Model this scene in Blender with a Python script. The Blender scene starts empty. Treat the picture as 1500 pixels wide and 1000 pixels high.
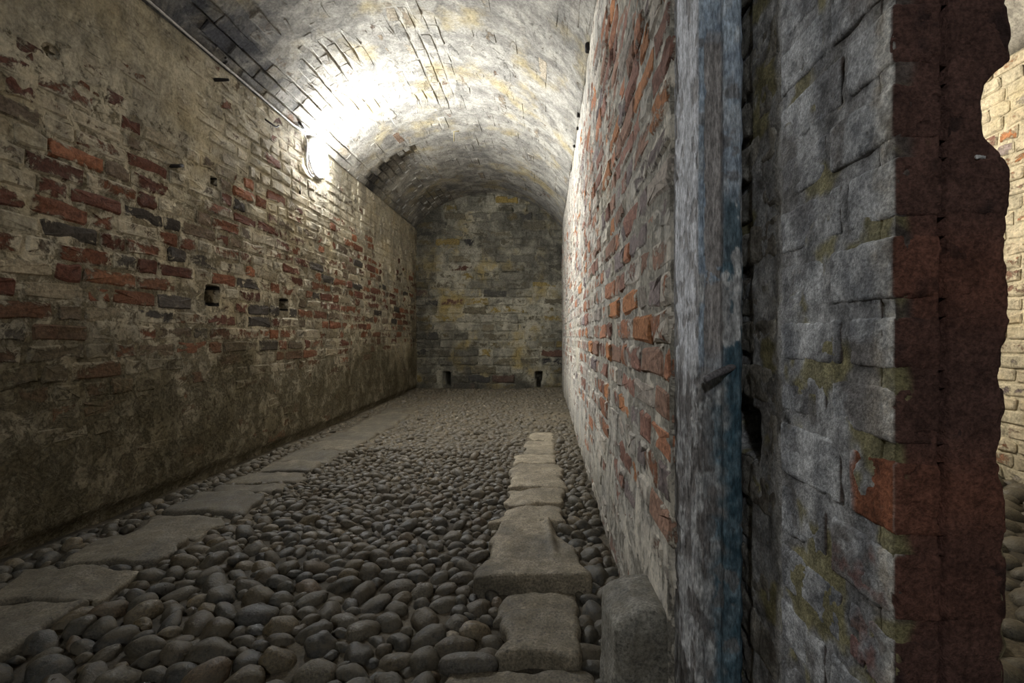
import bpy, math, random
import numpy as np
from mathutils import Vector

# ------------------------------------------------------------------ camera, world, exposure
SC = bpy.context.scene
F_PX, VPX, VPY, EYE = 700.0, 799.0, 491.0, 0.75      # photograph is 1500 x 1000
cam_d = bpy.data.cameras.new('camera')
cam_d.sensor_width = 36.0
cam_d.lens = F_PX / 1500 * 36
cam_d.shift_x = -(VPX - 750) / 1500
cam_d.shift_y = -(500 - VPY) / 1500
cam_d.clip_start = 0.02
cam = bpy.data.objects.new('camera', cam_d)
SC.collection.objects.link(cam)
cam.location = (0, 0, EYE)
cam.rotation_euler = (math.pi / 2, 0, 0)
SC.camera = cam
w = bpy.data.worlds.new('World')
SC.world = w
w.use_nodes = True
w.node_tree.nodes['Background'].inputs[0].default_value = (0.02, 0.02, 0.022, 1)
w.node_tree.nodes['Background'].inputs[1].default_value = 0.5
SC.view_settings.view_transform = 'Standard'
SC.view_settings.look = 'None'
SC.view_settings.gamma = 1.0
SC.view_settings.use_curve_mapping = False
SC.view_settings.exposure = 2.7
MAIN_LAMP, PASSAGE_FILL, NEXT_FILL = 72.0, 28.0, 80.0  # the passage and neighbouring-tunnel lamps are added fill

# ------------------------------------------------------------------ dimensions (metres)
XL, XR = -1.79, 0.235           # tunnel side walls
YB = 6.65                       # end wall
ZS, ZC = 2.23, 2.73             # springing, crown
XJ, XE = 0.333, 0.444           # jamb face, far side of the partition
YP = 0.456                      # end face of the partition
XN = 2.46                       # far wall of the neighbouring tunnel
YF = -2.2                       # wall behind the camera


# ------------------------------------------------------------------ noise
def _hash(ix, iy, iz, seed):
    h = (ix * 374761393 + iy * 668265263 + iz * 1442695041 + seed * 974711) & 0x7fffffff
    h = ((h ^ (h >> 13)) * 1274126177) & 0x7fffffff
    h = h ^ (h >> 16)
    return (h & 0xffff) / 65535.0


def vnoise(p, seed=0):
    i = np.floor(p).astype(np.int64)
    f = p - i
    u = f * f * f * (f * (f * 6 - 15) + 10)
    r = 0
    for dx in (0, 1):
        for dy in (0, 1):
            for dz in (0, 1):
                wgt = (u[:, 0] if dx else 1 - u[:, 0]) * (u[:, 1] if dy else 1 - u[:, 1]) * (u[:, 2] if dz else 1 - u[:, 2])
                r = r + wgt * _hash(i[:, 0] + dx, i[:, 1] + dy, i[:, 2] + dz, seed)
    return r * 2 - 1


def fbm(p, scale=1.0, octv=4, seed=0, gain=0.5):
    """fractal value noise, about -1..1"""
    p = np.atleast_2d(np.asarray(p, float)) * np.asarray(scale, float)
    a, s, t = 1.0, 0.0, 0.0
    for k in range(octv):
        s = s + a * vnoise(p * (2.03 ** k) + 17.3 * k, seed + 31 * k)
        t += a
        a *= gain
    return s / t * 1.35


def sstep(a, b, x):
    t = np.clip((np.asarray(x, float) - a) / (b - a), 0, 1)
    return t * t * (3 - 2 * t)


def lerp(a, b, t):
    t = np.asarray(t)[..., None]
    return np.asarray(a) * (1 - t) + np.asarray(b) * t


# ------------------------------------------------------------------ node helpers
class NT:
    def __init__(self, name):
        self.m = bpy.data.materials.new(name)
        self.m.use_nodes = True
        self.t = self.m.node_tree
        self.bsdf = self.t.nodes['Principled BSDF']

    def n(self, kind, **kw):
        x = self.t.nodes.new(kind)
        for k, v in kw.items():
            setattr(x, k, v)
        return x

    def put(self, sock, v):
        if hasattr(v, 'is_linked') or isinstance(v, bpy.types.NodeSocket):
            self.t.links.new(v, sock)
        elif isinstance(v, (tuple, list)) and len(v) == 3 and sock.type == 'RGBA':
            sock.default_value = (*v, 1)
        else:
            sock.default_value = v

    def math(self, op, a, b=0.0, c=0.0, clamp=False):
        x = self.n('ShaderNodeMath', operation=op, use_clamp=clamp)
        self.put(x.inputs[0], a); self.put(x.inputs[1], b); self.put(x.inputs[2], c)
        return x.outputs[0]

    def mix(self, f, a, b, blend='MIX'):
        x = self.n('ShaderNodeMix', data_type='RGBA', blend_type=blend)
        self.put(x.inputs[0], f); self.put(x.inputs[6], a); self.put(x.inputs[7], b)
        return x.outputs[2]

    def pos(self):
        return self.n('ShaderNodeNewGeometry').outputs['Position']

    def scaled(self, vec, s):
        x = self.n('ShaderNodeVectorMath', operation='MULTIPLY')
        self.put(x.inputs[0], vec)
        x.inputs[1].default_value = s
        return x.outputs[0]

    def noise(self, vec, scale, detail=5, rough=0.6, dist=0.0):
        x = self.n('ShaderNodeTexNoise')
        self.put(x.inputs['Vector'], vec)
        x.inputs['Scale'].default_value = scale
        x.inputs['Detail'].default_value = detail
        x.inputs['Roughness'].default_value = rough
        x.inputs['Distortion'].default_value = dist
        return x.outputs[0]

    def ramp(self, v, lo, hi, a=0.0, b=1.0):
        x = self.n('ShaderNodeMapRange', interpolation_type='SMOOTHSTEP')
        self.put(x.inputs[0], v)
        for i, q in enumerate((lo, hi, a, b)):
            x.inputs[i + 1].default_value = q
        return x.outputs[0]

    def attr(self, name):
        return self.n('ShaderNodeAttribute', attribute_name=name)

    def bump(self, h, strength=0.5, dist=0.004):
        x = self.n('ShaderNodeBump')
        x.inputs['Strength'].default_value = strength
        x.inputs['Distance'].default_value = dist
        self.put(x.inputs['Height'], h)
        self.t.links.new(x.outputs[0], self.bsdf.inputs['Normal'])

    def done(self, col, rough=0.9, spec=0.25):
        self.put(self.bsdf.inputs['Base Color'], col)
        self.put(self.bsdf.inputs['Roughness'], rough)
        self.bsdf.inputs['Specular IOR Level'].default_value = spec
        return self.m


def masonry(name, lime_a, lime_b, ochre, ochre_amt, soil, lo=0.95, hi=1.08, bump=0.9):
    """brick / mortar colour in Col.rgb, remaining lime in Col.a, soiling and painted shade in Dirt"""
    N = NT(name)
    p = N.pos()
    col = N.attr('Col')
    dirt_tone = N.attr('DirtTone').outputs['Fac']
    n1 = N.noise(p, 15, 10, 0.78, 0.5)
    n2 = N.noise(p, 2.6, 5, 0.6)
    n3 = N.noise(p, 75, 6, 0.7)
    n4 = N.noise(N.scaled(p, (1.0, 1.0, 0.6)), 5.5, 6, 0.65, 0.6)
    grain = N.ramp(N.math('MULTIPLY_ADD', n3, 0.6, N.math('MULTIPLY', n1, 0.4)), 0.32, 0.68, 0.40, 1.55)
    base = N.mix(1.0, col.outputs['Color'], grain, 'MULTIPLY')
    s = N.math('ADD', N.math('MULTIPLY_ADD', n2, 0.5, N.math('MULTIPLY_ADD', n1, 1.5, -0.25)), N.math('MULTIPLY', col.outputs['Alpha'], 0.5))
    mask = N.ramp(s, lo, hi)
    lime = N.mix(N.ramp(n4, 0.35, 0.65), lime_a, lime_b)
    lime = N.mix(N.math('MULTIPLY', N.ramp(n2, 0.5, 0.68), ochre_amt), lime, ochre)
    lime = N.mix(1.0, lime, N.ramp(N.math('MULTIPLY_ADD', n3, 0.5, N.math('MULTIPLY', n1, 0.5)), 0.34, 0.66, 0.55, 1.35), 'MULTIPLY')
    lime = N.mix(N.ramp(N.noise(p, 38, 4, 0.7), 0.60, 0.72, 0, 0.55), lime, (0.12, 0.11, 0.095))
    c = N.mix(N.math('MULTIPLY', mask, 0.93), base, lime)
    d = N.math('MULTIPLY', dirt_tone, N.ramp(n4, 0.25, 0.7, 0.6, 1.15), clamp=True)
    c = N.mix(d, c, N.mix(1.0, soil, N.ramp(n3, 0.25, 0.75, 0.5, 1.6), 'MULTIPLY'))
    N.bump(N.math('MULTIPLY_ADD', n1, 0.7, N.math('MULTIPLY_ADD', mask, 0.35, N.math('MULTIPLY', n3, 0.45))), bump, 0.008)
    return N.done(c, 0.93, 0.15)


def vertex_paint_mat(name, rough=0.85, spec=0.25, grain=(1, 1, 1), gscale=140, lo=0.62, hi=1.42, bump=0.5, dist=0.0015):
    """paint / stone whose coats are stored in Col, with fine grain on top"""
    N = NT(name)
    p = N.scaled(N.pos(), grain)
    n3 = N.noise(p, gscale, 7, 0.72)
    n1 = N.noise(p, gscale * 0.25, 6, 0.65)
    c = N.mix(1.0, N.attr('Col').outputs['Color'], N.ramp(n3, 0.28, 0.72, lo, hi), 'MULTIPLY')
    c = N.mix(1.0, c, N.ramp(n1, 0.3, 0.7, 0.8, 1.2), 'MULTIPLY')
    N.bump(N.math('MULTIPLY_ADD', n1, 1.0, n3), bump, dist)
    return N.done(c, rough, spec)


def stone_mat(name, rough_lo, rough_hi, dust, dust_amt):
    N = NT(name)
    p = N.pos()
    n3 = N.noise(p, 160, 6, 0.7)
    n1 = N.noise(p, 24, 8, 0.7)
    c = N.mix(1.0, N.attr('Col').outputs['Color'], N.ramp(n3, 0.30, 0.70, 0.45, 1.65), 'MULTIPLY')
    c = N.mix(N.math('MULTIPLY', N.ramp(n1, 0.44, 0.60), dust_amt), c, dust)
    c = N.mix(N.ramp(N.noise(p, 55, 5, 0.7), 0.60, 0.66, 0, 0.6), c, (0.03, 0.027, 0.021))
    N.bump(N.math('MULTIPLY_ADD', n1, 0.6, N.math('MULTIPLY', n3, 0.5)), 0.8, 0.006)
    return N.done(c, N.ramp(n1, 0.3, 0.7, rough_lo, rough_hi), 0.5)


def plain_mat(name, col, rough=0.6, metal=0.0, gscale=60, lo=0.7, hi=1.3):
    N = NT(name)
    n3 = N.noise(N.pos(), gscale, 5, 0.65)
    c = N.mix(1.0, col, N.ramp(n3, 0.3, 0.7, lo, hi), 'MULTIPLY')
    N.bsdf.inputs['Metallic'].default_value = metal
    N.bump(n3, 0.3, 0.002)
    return N.done(c, rough, 0.4)


def glow_mat(name, col, strength):
    N = NT(name)
    N.put(N.bsdf.inputs['Emission Color'], col)
    N.bsdf.inputs['Emission Strength'].default_value = strength
    return N.done((0.8, 0.8, 0.8), 0.4)


M_LEFT = masonry('limewashed_brick_olive', (0.56, 0.50, 0.375), (0.29, 0.265, 0.21), (0.40, 0.30, 0.13), 0.35, (0.105, 0.089, 0.055))
M_RIGHT = masonry('limewashed_brick_pale', (0.70, 0.645, 0.545), (0.44, 0.415, 0.37), (0.40, 0.34, 0.17), 0.25, (0.13, 0.12, 0.10))
M_VAULT = masonry('limewashed_vault_brick', (0.50, 0.47, 0.405), (0.25, 0.236, 0.208), (0.46, 0.36, 0.16), 0.65, (0.045, 0.045, 0.05), 0.86, 1.02)
M_BACK = masonry('limewashed_end_wall', (0.36, 0.33, 0.25), (0.17, 0.16, 0.125), (0.30, 0.22, 0.07), 0.8, (0.06, 0.056, 0.045))
M_NEXT = masonry('limewashed_brick_cream', (0.62, 0.55, 0.40), (0.45, 0.40, 0.29), (0.5, 0.4, 0.2), 0.4, (0.1, 0.09, 0.06))
M_JAMB = vertex_paint_mat('limewashed_jamb_brick', 0.9, 0.2, (1, 1, 1), 230, 0.60, 1.42, 1.0, 0.003)
M_POST = vertex_paint_mat('flaking_painted_timber', 0.72, 0.3, (1, 1, 0.25), 260, 0.50, 1.55, 1.0, 0.0022)
M_COBBLE = stone_mat('damp_cobble_stone', 0.24, 0.72, (0.105, 0.088, 0.060), 0.7)
M_FLAG = stone_mat('worn_paving_stone', 0.55, 0.9, (0.13, 0.112, 0.078), 0.4)
M_SOIL = stone_mat('trodden_soil', 0.75, 0.98, (0.075, 0.061, 0.039), 0.5)
M_IRON = plain_mat('rusty_iron', (0.028, 0.024, 0.022), 0.75, 0.3)
M_PEG = plain_mat('painted_iron_peg', (0.16, 0.15, 0.155), 0.7, 0.2, 200, 0.5, 1.4)
M_CABLE = plain_mat('white_plastic', (0.50, 0.48, 0.46), 0.45)
M_DIFF = glow_mat('lit_diffuser', (0.96, 0.985, 1.0), MAIN_LAMP)
M_FILL_PASSAGE = glow_mat('added_fill_passage', (0.93, 0.97, 1.0), PASSAGE_FILL)
M_FILL_NEXT = glow_mat('added_fill_next', (1.0, 0.93, 0.80), NEXT_FILL)


# ------------------------------------------------------------------ mesh helpers
def mesh(name, V, F, mat, parent=None, loc=(0, 0, 0), col=None, dirt_tone=None, smooth=True):
    me = bpy.data.meshes.new(name)
    V = np.asarray(V, float)
    if isinstance(F, np.ndarray) and F.ndim == 2:
        k = F.shape[1]
        me.vertices.add(len(V))
        me.vertices.foreach_set('co', V.astype(np.float32).ravel())
        me.loops.add(F.size)
        me.loops.foreach_set('vertex_index', F.astype(np.int32).ravel())
        me.polygons.add(len(F))
        me.polygons.foreach_set('loop_start', (np.arange(len(F)) * k).astype(np.int32))
        me.update(calc_edges=True)
        me.validate()
    else:
        me.from_pydata([tuple(v) for v in V], [], [tuple(int(i) for i in f) for f in F])
    if smooth:
        me.polygons.foreach_set('use_smooth', np.ones(len(me.polygons), dtype=bool))
    if col is not None:
        col = np.asarray(col, float)
        if col.ndim == 1:
            col = np.tile(col, (len(V), 1))
        if col.shape[1] == 3:
            col = np.hstack([col, np.ones((len(col), 1))])
        a = me.color_attributes.new('Col', 'FLOAT_COLOR', 'POINT')
        a.data.foreach_set('color', np.clip(col, 0, 1).astype(np.float32).ravel())
    if dirt_tone is not None:
        d = np.broadcast_to(np.asarray(dirt_tone, float), (len(V),))
        a = me.attributes.new('DirtTone', 'FLOAT', 'POINT')
        a.data.foreach_set('value', np.ascontiguousarray(d, dtype=np.float32))
    me.materials.append(mat)
    o = bpy.data.objects.new(name, me)
    SC.collection.objects.link(o)
    o.location = loc
    if parent is not None:
        o.parent = parent
    return o


def tag(o, label=None, cat=None, kind=None, group=None):
    for k, v in (('label', label), ('category', cat), ('kind', kind), ('group', group)):
        if v:
            o[k] = v
    return o


def empty(name, loc):
    o = bpy.data.objects.new(name, None)
    o.empty_display_size = 0.05
    SC.collection.objects.link(o)
    o.location = loc
    return o


def grid_faces(nu, nv):
    a = np.arange((nu - 1) * (nv - 1))
    i, j = a // (nv - 1), a % (nv - 1)
    q = i * nv + j
    return np.stack([q, q + nv, q + nv + 1, q + 1], 1)


def slab(name, S, us, vs, wfun, thick, mat, attrs):
    """a slab whose front is S(u,v,w): a grid with relief wfun(u,v), closed at the rim and the back"""
    nu, nv = len(us), len(vs)
    U, Vv = np.meshgrid(us, vs, indexing='ij')
    u, v = U.ravel(), Vv.ravel()
    front = S(u, v, wfun(u, v))
    back = S(u, v, np.full(len(u), -thick))
    col, dirt_tone = attrs(u, v)
    F = grid_faces(nu, nv)
    n = len(u)
    idx = np.arange(n).reshape(nu, nv)
    ring = np.concatenate([idx[:, 0], idx[-1, 1:], idx[-2::-1, -1], idx[0, -2:0:-1]])
    nxt = np.roll(ring, -1)
    # coarse back: reuse rim vertices only
    bmap = {int(r): n + k for k, r in enumerate(ring)}
    bidx = np.array([bmap[int(r)] for r in ring]); bn = np.roll(bidx, -1)
    side = np.stack([ring, bidx, bn, nxt], 1)
    V = np.vstack([front, back[ring]])
    C = np.vstack([col, col[ring]])
    D = np.concatenate([dirt_tone, dirt_tone[ring]])
    return mesh(name, V, np.vstack([F, side]), mat, None, (0, 0, 0), C, D)


def brick_geo(rng, lu, lv, depth, ch=0.006, jit=0.0025):
    """worn brick: 10-point outline, back ring, shoulder ring, face ring and a face centre (50 triangles)"""
    a, b = lu / 2, lv / 2
    c = min(ch * rng.uniform(0.8, 1.8), b * 0.45)
    pts = [(-a + c, -b), (0, -b), (a - c, -b), (a, -b + c), (a, b - c), (a - c, b), (0, b), (-a + c, b), (-a, b - c), (-a, -b + c)]
    P = np.array([(x + rng.gauss(0, jit), y + rng.gauss(0, jit)) for x, y in pts])
    k = len(P)
    tu, tv = rng.gauss(0, 0.012), rng.gauss(0, 0.02)
    ins = 1 - np.array([min(0.3, ch * 1.3 / a), min(0.3, ch * 1.3 / b)])
    Q = P * ins
    h = np.array([rng.gauss(0, jit * 0.55) for _ in range(k)]) + Q[:, 0] * tu + Q[:, 1] * tv
    V = np.vstack([
        np.column_stack([P, np.full(k, -depth)]),
        np.column_stack([P, np.full(k, -ch)]),
        np.column_stack([Q, h]),
        [[rng.gauss(0, .004), rng.gauss(0, .003), rng.gauss(0.0005, 0.001)]]])
    F = []
    for r in (0, 1):
        for i in range(k):
            j = (i + 1) % k
            F.append((r * k + i, r * k + j, (r + 1) * k + j, (r + 1) * k + i))
    for i in range(k):
        F.append((2 * k + i, 2 * k + (i + 1) % k, 3 * k))
    return V, F


def px(p):
    y = max(p[1], 1e-3)
    return VPX + F_PX * p[0] / y, VPY - F_PX * (p[2] - EYE) / y


def show_size(c, W, area):
    d = np.array(c) - np.array([0, 0, EYE])
    r = np.linalg.norm(d)
    x, y = px(c)
    s = area * abs(np.dot(d, W)) / r ** 3
    if c[1] < 0.2 or x < -25 or x > 1525 or y < -25 or y > 1025:
        s *= 1e-4
    return s


def emit(parent, pieces, mat, name, rest, limit=300, smooth=True):
    """the pieces that show largest become parts of their own, the others one stuff part"""
    pieces.sort(key=lambda q: -q['size'])
    for q in pieces[:limit]:
        mesh(name, q['V'], q['F'], mat, parent, q['c'], q['col'], q.get('dirt_tone', 0.0), smooth)
    more = pieces[limit:]
    if more:
        V, F, C, D, n = [], [], [], [], 0
        for q in more:
            V.append(q['V'] + np.array(q['c']))
            F += [tuple(i + n for i in f) for f in q['F']]
            cc = np.asarray(q['col'], float)
            C.append(np.tile(cc, (len(q['V']), 1)) if cc.ndim == 1 else cc)
            D.append(np.broadcast_to(np.asarray(q.get('dirt_tone', 0.0), float), (len(q['V']),)))
            n += len(q['V'])
        o = mesh(rest, np.vstack(V), F, mat, parent, (0, 0, 0), np.vstack(C), np.concatenate(D), smooth)
        o['kind'] = 'stuff'


def courses(rng, u0, u1, v0, v1, course=0.075, joint=0.012, bond=(0.218, 0.104), mixp=0.45, ujoint=None):
    v = v0
    k = 0
    while v < v1 - 0.02:
        h = min(course * rng.uniform(0.96, 1.05), v1 - v)
        u = u0 - rng.uniform(0, 0.2)
        header = rng.random() < mixp
        while u < u1:
            if rng.random() < 0.25:
                header = not header
            l = (bond[1] if header else bond[0]) * rng.uniform(0.93, 1.05)
            header = not header if rng.random() < 0.7 else header
            a, b = max(u, u0), min(u + l, u1)
            if b - a > 0.03:
                yield (a + b) / 2, v + h / 2, b - a, h - joint * rng.uniform(0.8, 1.25)
            u += l + (joint if ujoint is None else ujoint)
        v += h
        k += 1


def planar(origin, U, V, W):
    origin, U, V, W = map(lambda q: np.array(q, float), (origin, U, V, W))

    def S(u, v, ww):
        u, v, ww = np.atleast_1d(u), np.atleast_1d(v), np.atleast_1d(ww)
        return origin + u[:, None] * U + v[:, None] * V + ww[:, None] * W

    def fr(u, v):
        return U, V, W
    return S, fr


def build_wall(name, S, fr, ur, vr, step, seed, mort, zone, pal, palw, mat, label, mort_col,
               course=0.075, joint=0.012, depth=0.05, skip=None, wob=None, extra=None, holes=None, jit=0.0035, limit=300, bond=(0.218, 0.104), ch=0.006, bricks=True, cat='wall', proud=0.003, ujoint=None):
    rng = random.Random(seed)
    wob = wob or (lambda u, v: 0.012 * fbm(np.column_stack([u, v, np.zeros_like(u) + seed]), 1.1, 3, seed))
    us = np.linspace(ur[0], ur[1], max(2, int((ur[1] - ur[0]) / step) + 1))
    vs = np.linspace(vr[0], vr[1], max(2, int((vr[1] - vr[0]) / step) + 1))

    if extra:
        us, vs = np.unique(np.concatenate([us, extra[0]])), np.unique(np.concatenate([vs, extra[1]]))

    def attrs(u, v):
        lime, dirt_tone, _ = zone(u, v)
        n = fbm(np.column_stack([u, v, u * 0]), 9, 3, seed + 5)
        c = np.asarray(mort_col) * (1 + 0.25 * n)[:, None]
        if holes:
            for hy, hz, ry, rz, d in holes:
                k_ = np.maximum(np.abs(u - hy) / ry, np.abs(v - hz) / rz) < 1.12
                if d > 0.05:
                    c[k_] = (0.03, 0.027, 0.024)  # hole interiors painted near-black to stand in for their shade
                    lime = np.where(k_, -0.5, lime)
                    dirt_tone = np.where(k_, 0, dirt_tone)
        return np.column_stack([c, np.clip(lime + 0.12, 0, 1)]), dirt_tone

    wall = slab(name, S, us, vs, lambda u, v: wob(u, v) + mort(u, v), 0.12, mat, attrs)
    tag(wall, label, cat, 'structure')
    if not bricks:
        return wall
    L = list(courses(rng, ur[0], ur[1], vr[0], vr[1], course, joint, bond, 0.45, ujoint))
    uc = np.array([q[0] for q in L]); vc = np.array([q[1] for q in L])
    lime, dirt_tone, bare = zone(uc, vc)
    wb = wob(uc, vc)
    out = []
    for i, (u, v, lu, lv) in enumerate(L):
        if skip and skip(u, v, lu, lv):
            continue
        base = np.array(rng.choices(pal, palw)[0]) * rng.uniform(0.7, 1.25)
        U, Vx, W = fr(u, v)
        G, Fc = brick_geo(rng, lu, lv, depth, ch, jit)
        off = wb[i] + proud + rng.gauss(0, 0.0022)
        c = S(np.array([u]), np.array([v]), np.array([off]))[0]
        V = G[:, :1] * U + G[:, 1:2] * Vx + G[:, 2:] * W
        lm = float(np.clip(lime[i] + rng.gauss(0, 0.20) - (0.35 if rng.random() < bare[i] else 0), 0, 1))
        kk = (len(V) - 1) // 3
        la = np.concatenate([np.full(2 * kk, lm + 0.42), lm + 0.20 + np.array([rng.gauss(0, 0.14) for _ in range(kk)]), [lm - 0.12]])
        cc = np.column_stack([np.tile(np.clip(base, 0, 1), (len(V), 1)), np.clip(la, 0, 1)])
        out.append(dict(V=V, F=Fc, c=tuple(c), col=cc, dirt_tone=float(np.clip(dirt_tone[i] * rng.uniform(0.75, 1.15), 0, 1)), size=show_size(c, W, lu * lv)))
    emit(wall, out, mat, 'brick', 'smaller_bricks', limit, False)
    return wall


def dense_box(lo, hi, step, rnd, amp, freq, seed, oct_=4, warp=None):
    """box with gridded faces, rounded arrises and fractal relief; returns V, F, N(rough normals)"""
    lo, hi = np.array(lo, float), np.array(hi, float)
    n = np.maximum(2, np.ceil((hi - lo) / step).astype(int) + 1)
    key, V = {}, []
    ax = [np.linspace(lo[k], hi[k], n[k]) for k in range(3)]
    Fs, base = [], 0
    Vs = []
    for k in range(3):
        a, b = (k + 1) % 3, (k + 2) % 3
        A, B = np.meshgrid(ax[a], ax[b], indexing='ij')
        for side in (0, 1):
            P = np.zeros((A.size, 3))
            P[:, a], P[:, b] = A.ravel(), B.ravel()
            P[:, k] = hi[k] if side else lo[k]
            f = grid_faces(n[a], n[b])
            if not side:
                f = f[:, ::-1]
            Vs.append(P); Fs.append(f + base); base += len(P)
    V = np.vstack(Vs); F = np.vstack(Fs)
    q = np.round((V - lo) / (hi - lo + 1e-9) * 100000).astype(np.int64)
    _, first, inv = np.unique(q[:, 0] * 10 ** 12 + q[:, 1] * 10 ** 6 + q[:, 2], return_index=True, return_inverse=True)
    V = V[first]
    F = inv.ravel()[F]
    c = np.clip(V, lo + rnd, hi - rnd)
    d = V - c
    L = np.linalg.norm(d, axis=1, keepdims=True)
    N = d / np.maximum(L, 1e-9)
    V = c + N * rnd
    if warp is not None:
        V = warp(V)
    V = V + N * (amp * fbm(V, freq, oct_, seed))[:, None]
    return V, F, N


def tube(path, r, seg=8, caps=True):
    P = np.array(path, float)
    r = np.broadcast_to(np.asarray(r, float), (len(P),))
    V, F = [], []
    T = np.gradient(P, axis=0)
    T /= np.linalg.norm(T, axis=1, keepdims=True)
    up = np.array([0.3, 0.2, 1.0]) if abs(T[0][2]) < 0.9 else np.array([1.0, 0.2, 0])
    for i in range(len(P)):
        a = np.cross(T[i], up); a /= np.linalg.norm(a)
        b = np.cross(T[i], a)
        for k in range(seg):
            t = 2 * math.pi * k / seg
            V.append(P[i] + r[i] * (math.cos(t) * a + math.sin(t) * b))
    for i in range(len(P) - 1):
        for k in range(seg):
            F.append((i * seg + k, i * seg + (k + 1) % seg, (i + 1) * seg + (k + 1) % seg, (i + 1) * seg + k))
    if caps:
        F.append(tuple(range(seg - 1, -1, -1)))
        F.append(tuple((len(P) - 1) * seg + k for k in range(seg)))
    return np.array(V), F


# ------------------------------------------------------------------ the left wall
def lw(x, y):            # photograph pixel on the left wall -> (Y, Z)
    Y = -XL * F_PX / (VPX - x)
    return Y, EYE + (VPY - y) * Y / F_PX


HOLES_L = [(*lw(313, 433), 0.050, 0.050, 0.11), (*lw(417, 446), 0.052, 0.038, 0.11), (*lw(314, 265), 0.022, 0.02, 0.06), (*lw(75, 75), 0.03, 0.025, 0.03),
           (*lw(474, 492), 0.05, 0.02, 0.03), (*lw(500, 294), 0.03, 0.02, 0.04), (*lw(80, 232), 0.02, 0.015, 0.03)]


def mort_left(u, v):
    n = fbm(np.column_stack([u, v, u * 0]), 14, 4, 3)
    big = fbm(np.column_stack([u, v, u * 0]), 1.3, 3, 8)
    cover = np.clip(sstep(1.45, 2.0, v) * sstep(2.9, 1.9, u) + 1.1 * sstep(0.62, 0.38, v + 0.12 * big) + 0.5 * sstep(0.2, 0.6, big), 0, 1)
    w_ = -0.0030 + 0.0040 * n + 0.009 * cover
    for (hy, hz, ry, rz, d) in HOLES_L:
        q = ((u - hy) / ry) ** 2 + ((v - hz) / rz) ** 2
        if d > 0.05:
            e = np.maximum(np.abs(u - hy) / ry, np.abs(v - hz) / rz) + 0.25 * np.minimum(np.abs(u - hy) / ry, np.abs(v - hz) / rz) ** 3
            w_ = w_ - 0.34 * (e < 1.12)
        else:
            w_ = w_ - d * sstep(1.15, 0.8, q)
    w_ = w_ - 0.03 * sstep(0.06, 0.02, v)
    return w_


def zone_left(u, v):
    n = fbm(np.column_stack([u, v, u * 0]), 1.7, 4, 21)
    n2 = fbm(np.column_stack([u, v, u * 0]), 5.0, 3, 22)
    lime = 0.50 + 0.36 * sstep(1.5, 2.0, v) + 0.16 * sstep(4.2, 5.6, u) + 0.10 * n + 0.22 * sstep(3.0, 4.0, u) * sstep(1.3, 1.9, v)
    bare = 0.62 * sstep(0.5, 0.75, v) * sstep(1.9, 1.4, v)
    dirt_tone = 0.92 * sstep(0.80, 0.40, v + 0.16 * n) + 0.30 * sstep(-0.1, 0.5, n2) * sstep(1.5, 0.8, v) + 0.35 * sstep(0.05, 0.5, n) * sstep(3.4, 2.6, u) * sstep(1.6, 2.1, v)
    dirt_tone = dirt_tone + 0.5 * sstep(6.2, 6.6, u)  # also darker into the far corner
    return lime, np.clip(dirt_tone, 0, 0.95), bare


S_L, f_L = planar((XL, 0, 0), (0, 1, 0), (0, 0, 1), (1, 0, 0))
RED = [(0.20, 0.088, 0.054), (0.14, 0.064, 0.046), (0.25, 0.108, 0.060), (0.082, 0.072, 0.064), (0.17, 0.13, 0.095), (0.32, 0.27, 0.19)]
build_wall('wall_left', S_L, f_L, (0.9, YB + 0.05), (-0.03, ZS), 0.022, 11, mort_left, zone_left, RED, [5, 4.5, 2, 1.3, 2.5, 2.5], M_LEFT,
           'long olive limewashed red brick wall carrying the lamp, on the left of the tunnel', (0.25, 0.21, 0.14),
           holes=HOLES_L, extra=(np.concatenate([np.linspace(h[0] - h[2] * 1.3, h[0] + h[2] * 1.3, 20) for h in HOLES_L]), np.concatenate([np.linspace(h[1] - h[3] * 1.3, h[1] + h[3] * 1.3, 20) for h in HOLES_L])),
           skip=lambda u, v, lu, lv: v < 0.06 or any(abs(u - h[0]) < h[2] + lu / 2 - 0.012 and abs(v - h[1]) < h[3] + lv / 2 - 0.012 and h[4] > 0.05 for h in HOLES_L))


# ------------------------------------------------------------------ the right wall (u = -Y)
def mort_right(u, v):
    y = -u
    n = fbm(np.column_stack([u, v, u * 0]), 14, 4, 33)
    big = fbm(np.column_stack([u, v, u * 0]), 1.6, 3, 38)
    cover = np.clip(0.85 * sstep(0.45, 0.15, v + 0.2 * big) + 0.6 * sstep(0.15, 0.55, big) + 0.7 * sstep(1.9, 2.2, v), 0, 1)
    return -0.0012 + 0.0032 * n + 0.007 * cover - 0.02 * sstep(0.05, 0.0, v)


def zone_right(u, v):
    y = -u
    n = fbm(np.column_stack([u, v, u * 0]), 1.9, 4, 41)
    lime = 0.42 + 0.20 * sstep(0.62, 0.30, v + 0.2 * n) + 0.20 * sstep(1.9, 4.5, y) + 0.30 * sstep(1.75, 2.2, v) + 0.14 * n
    bare = 0.6 * sstep(0.15, 0.6, v) * sstep(3.6, 1.5, y)
    dirt_tone = 0.55 * sstep(0.22, 0.0, v + 0.1 * n) + 0.35 * sstep(5.8, 6.6, y) + 0.12 * sstep(0.1, 0.6, n)  # foot soiling, and darker towards the far end
    return lime, np.clip(dirt_tone, 0, 0.9), bare


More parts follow.
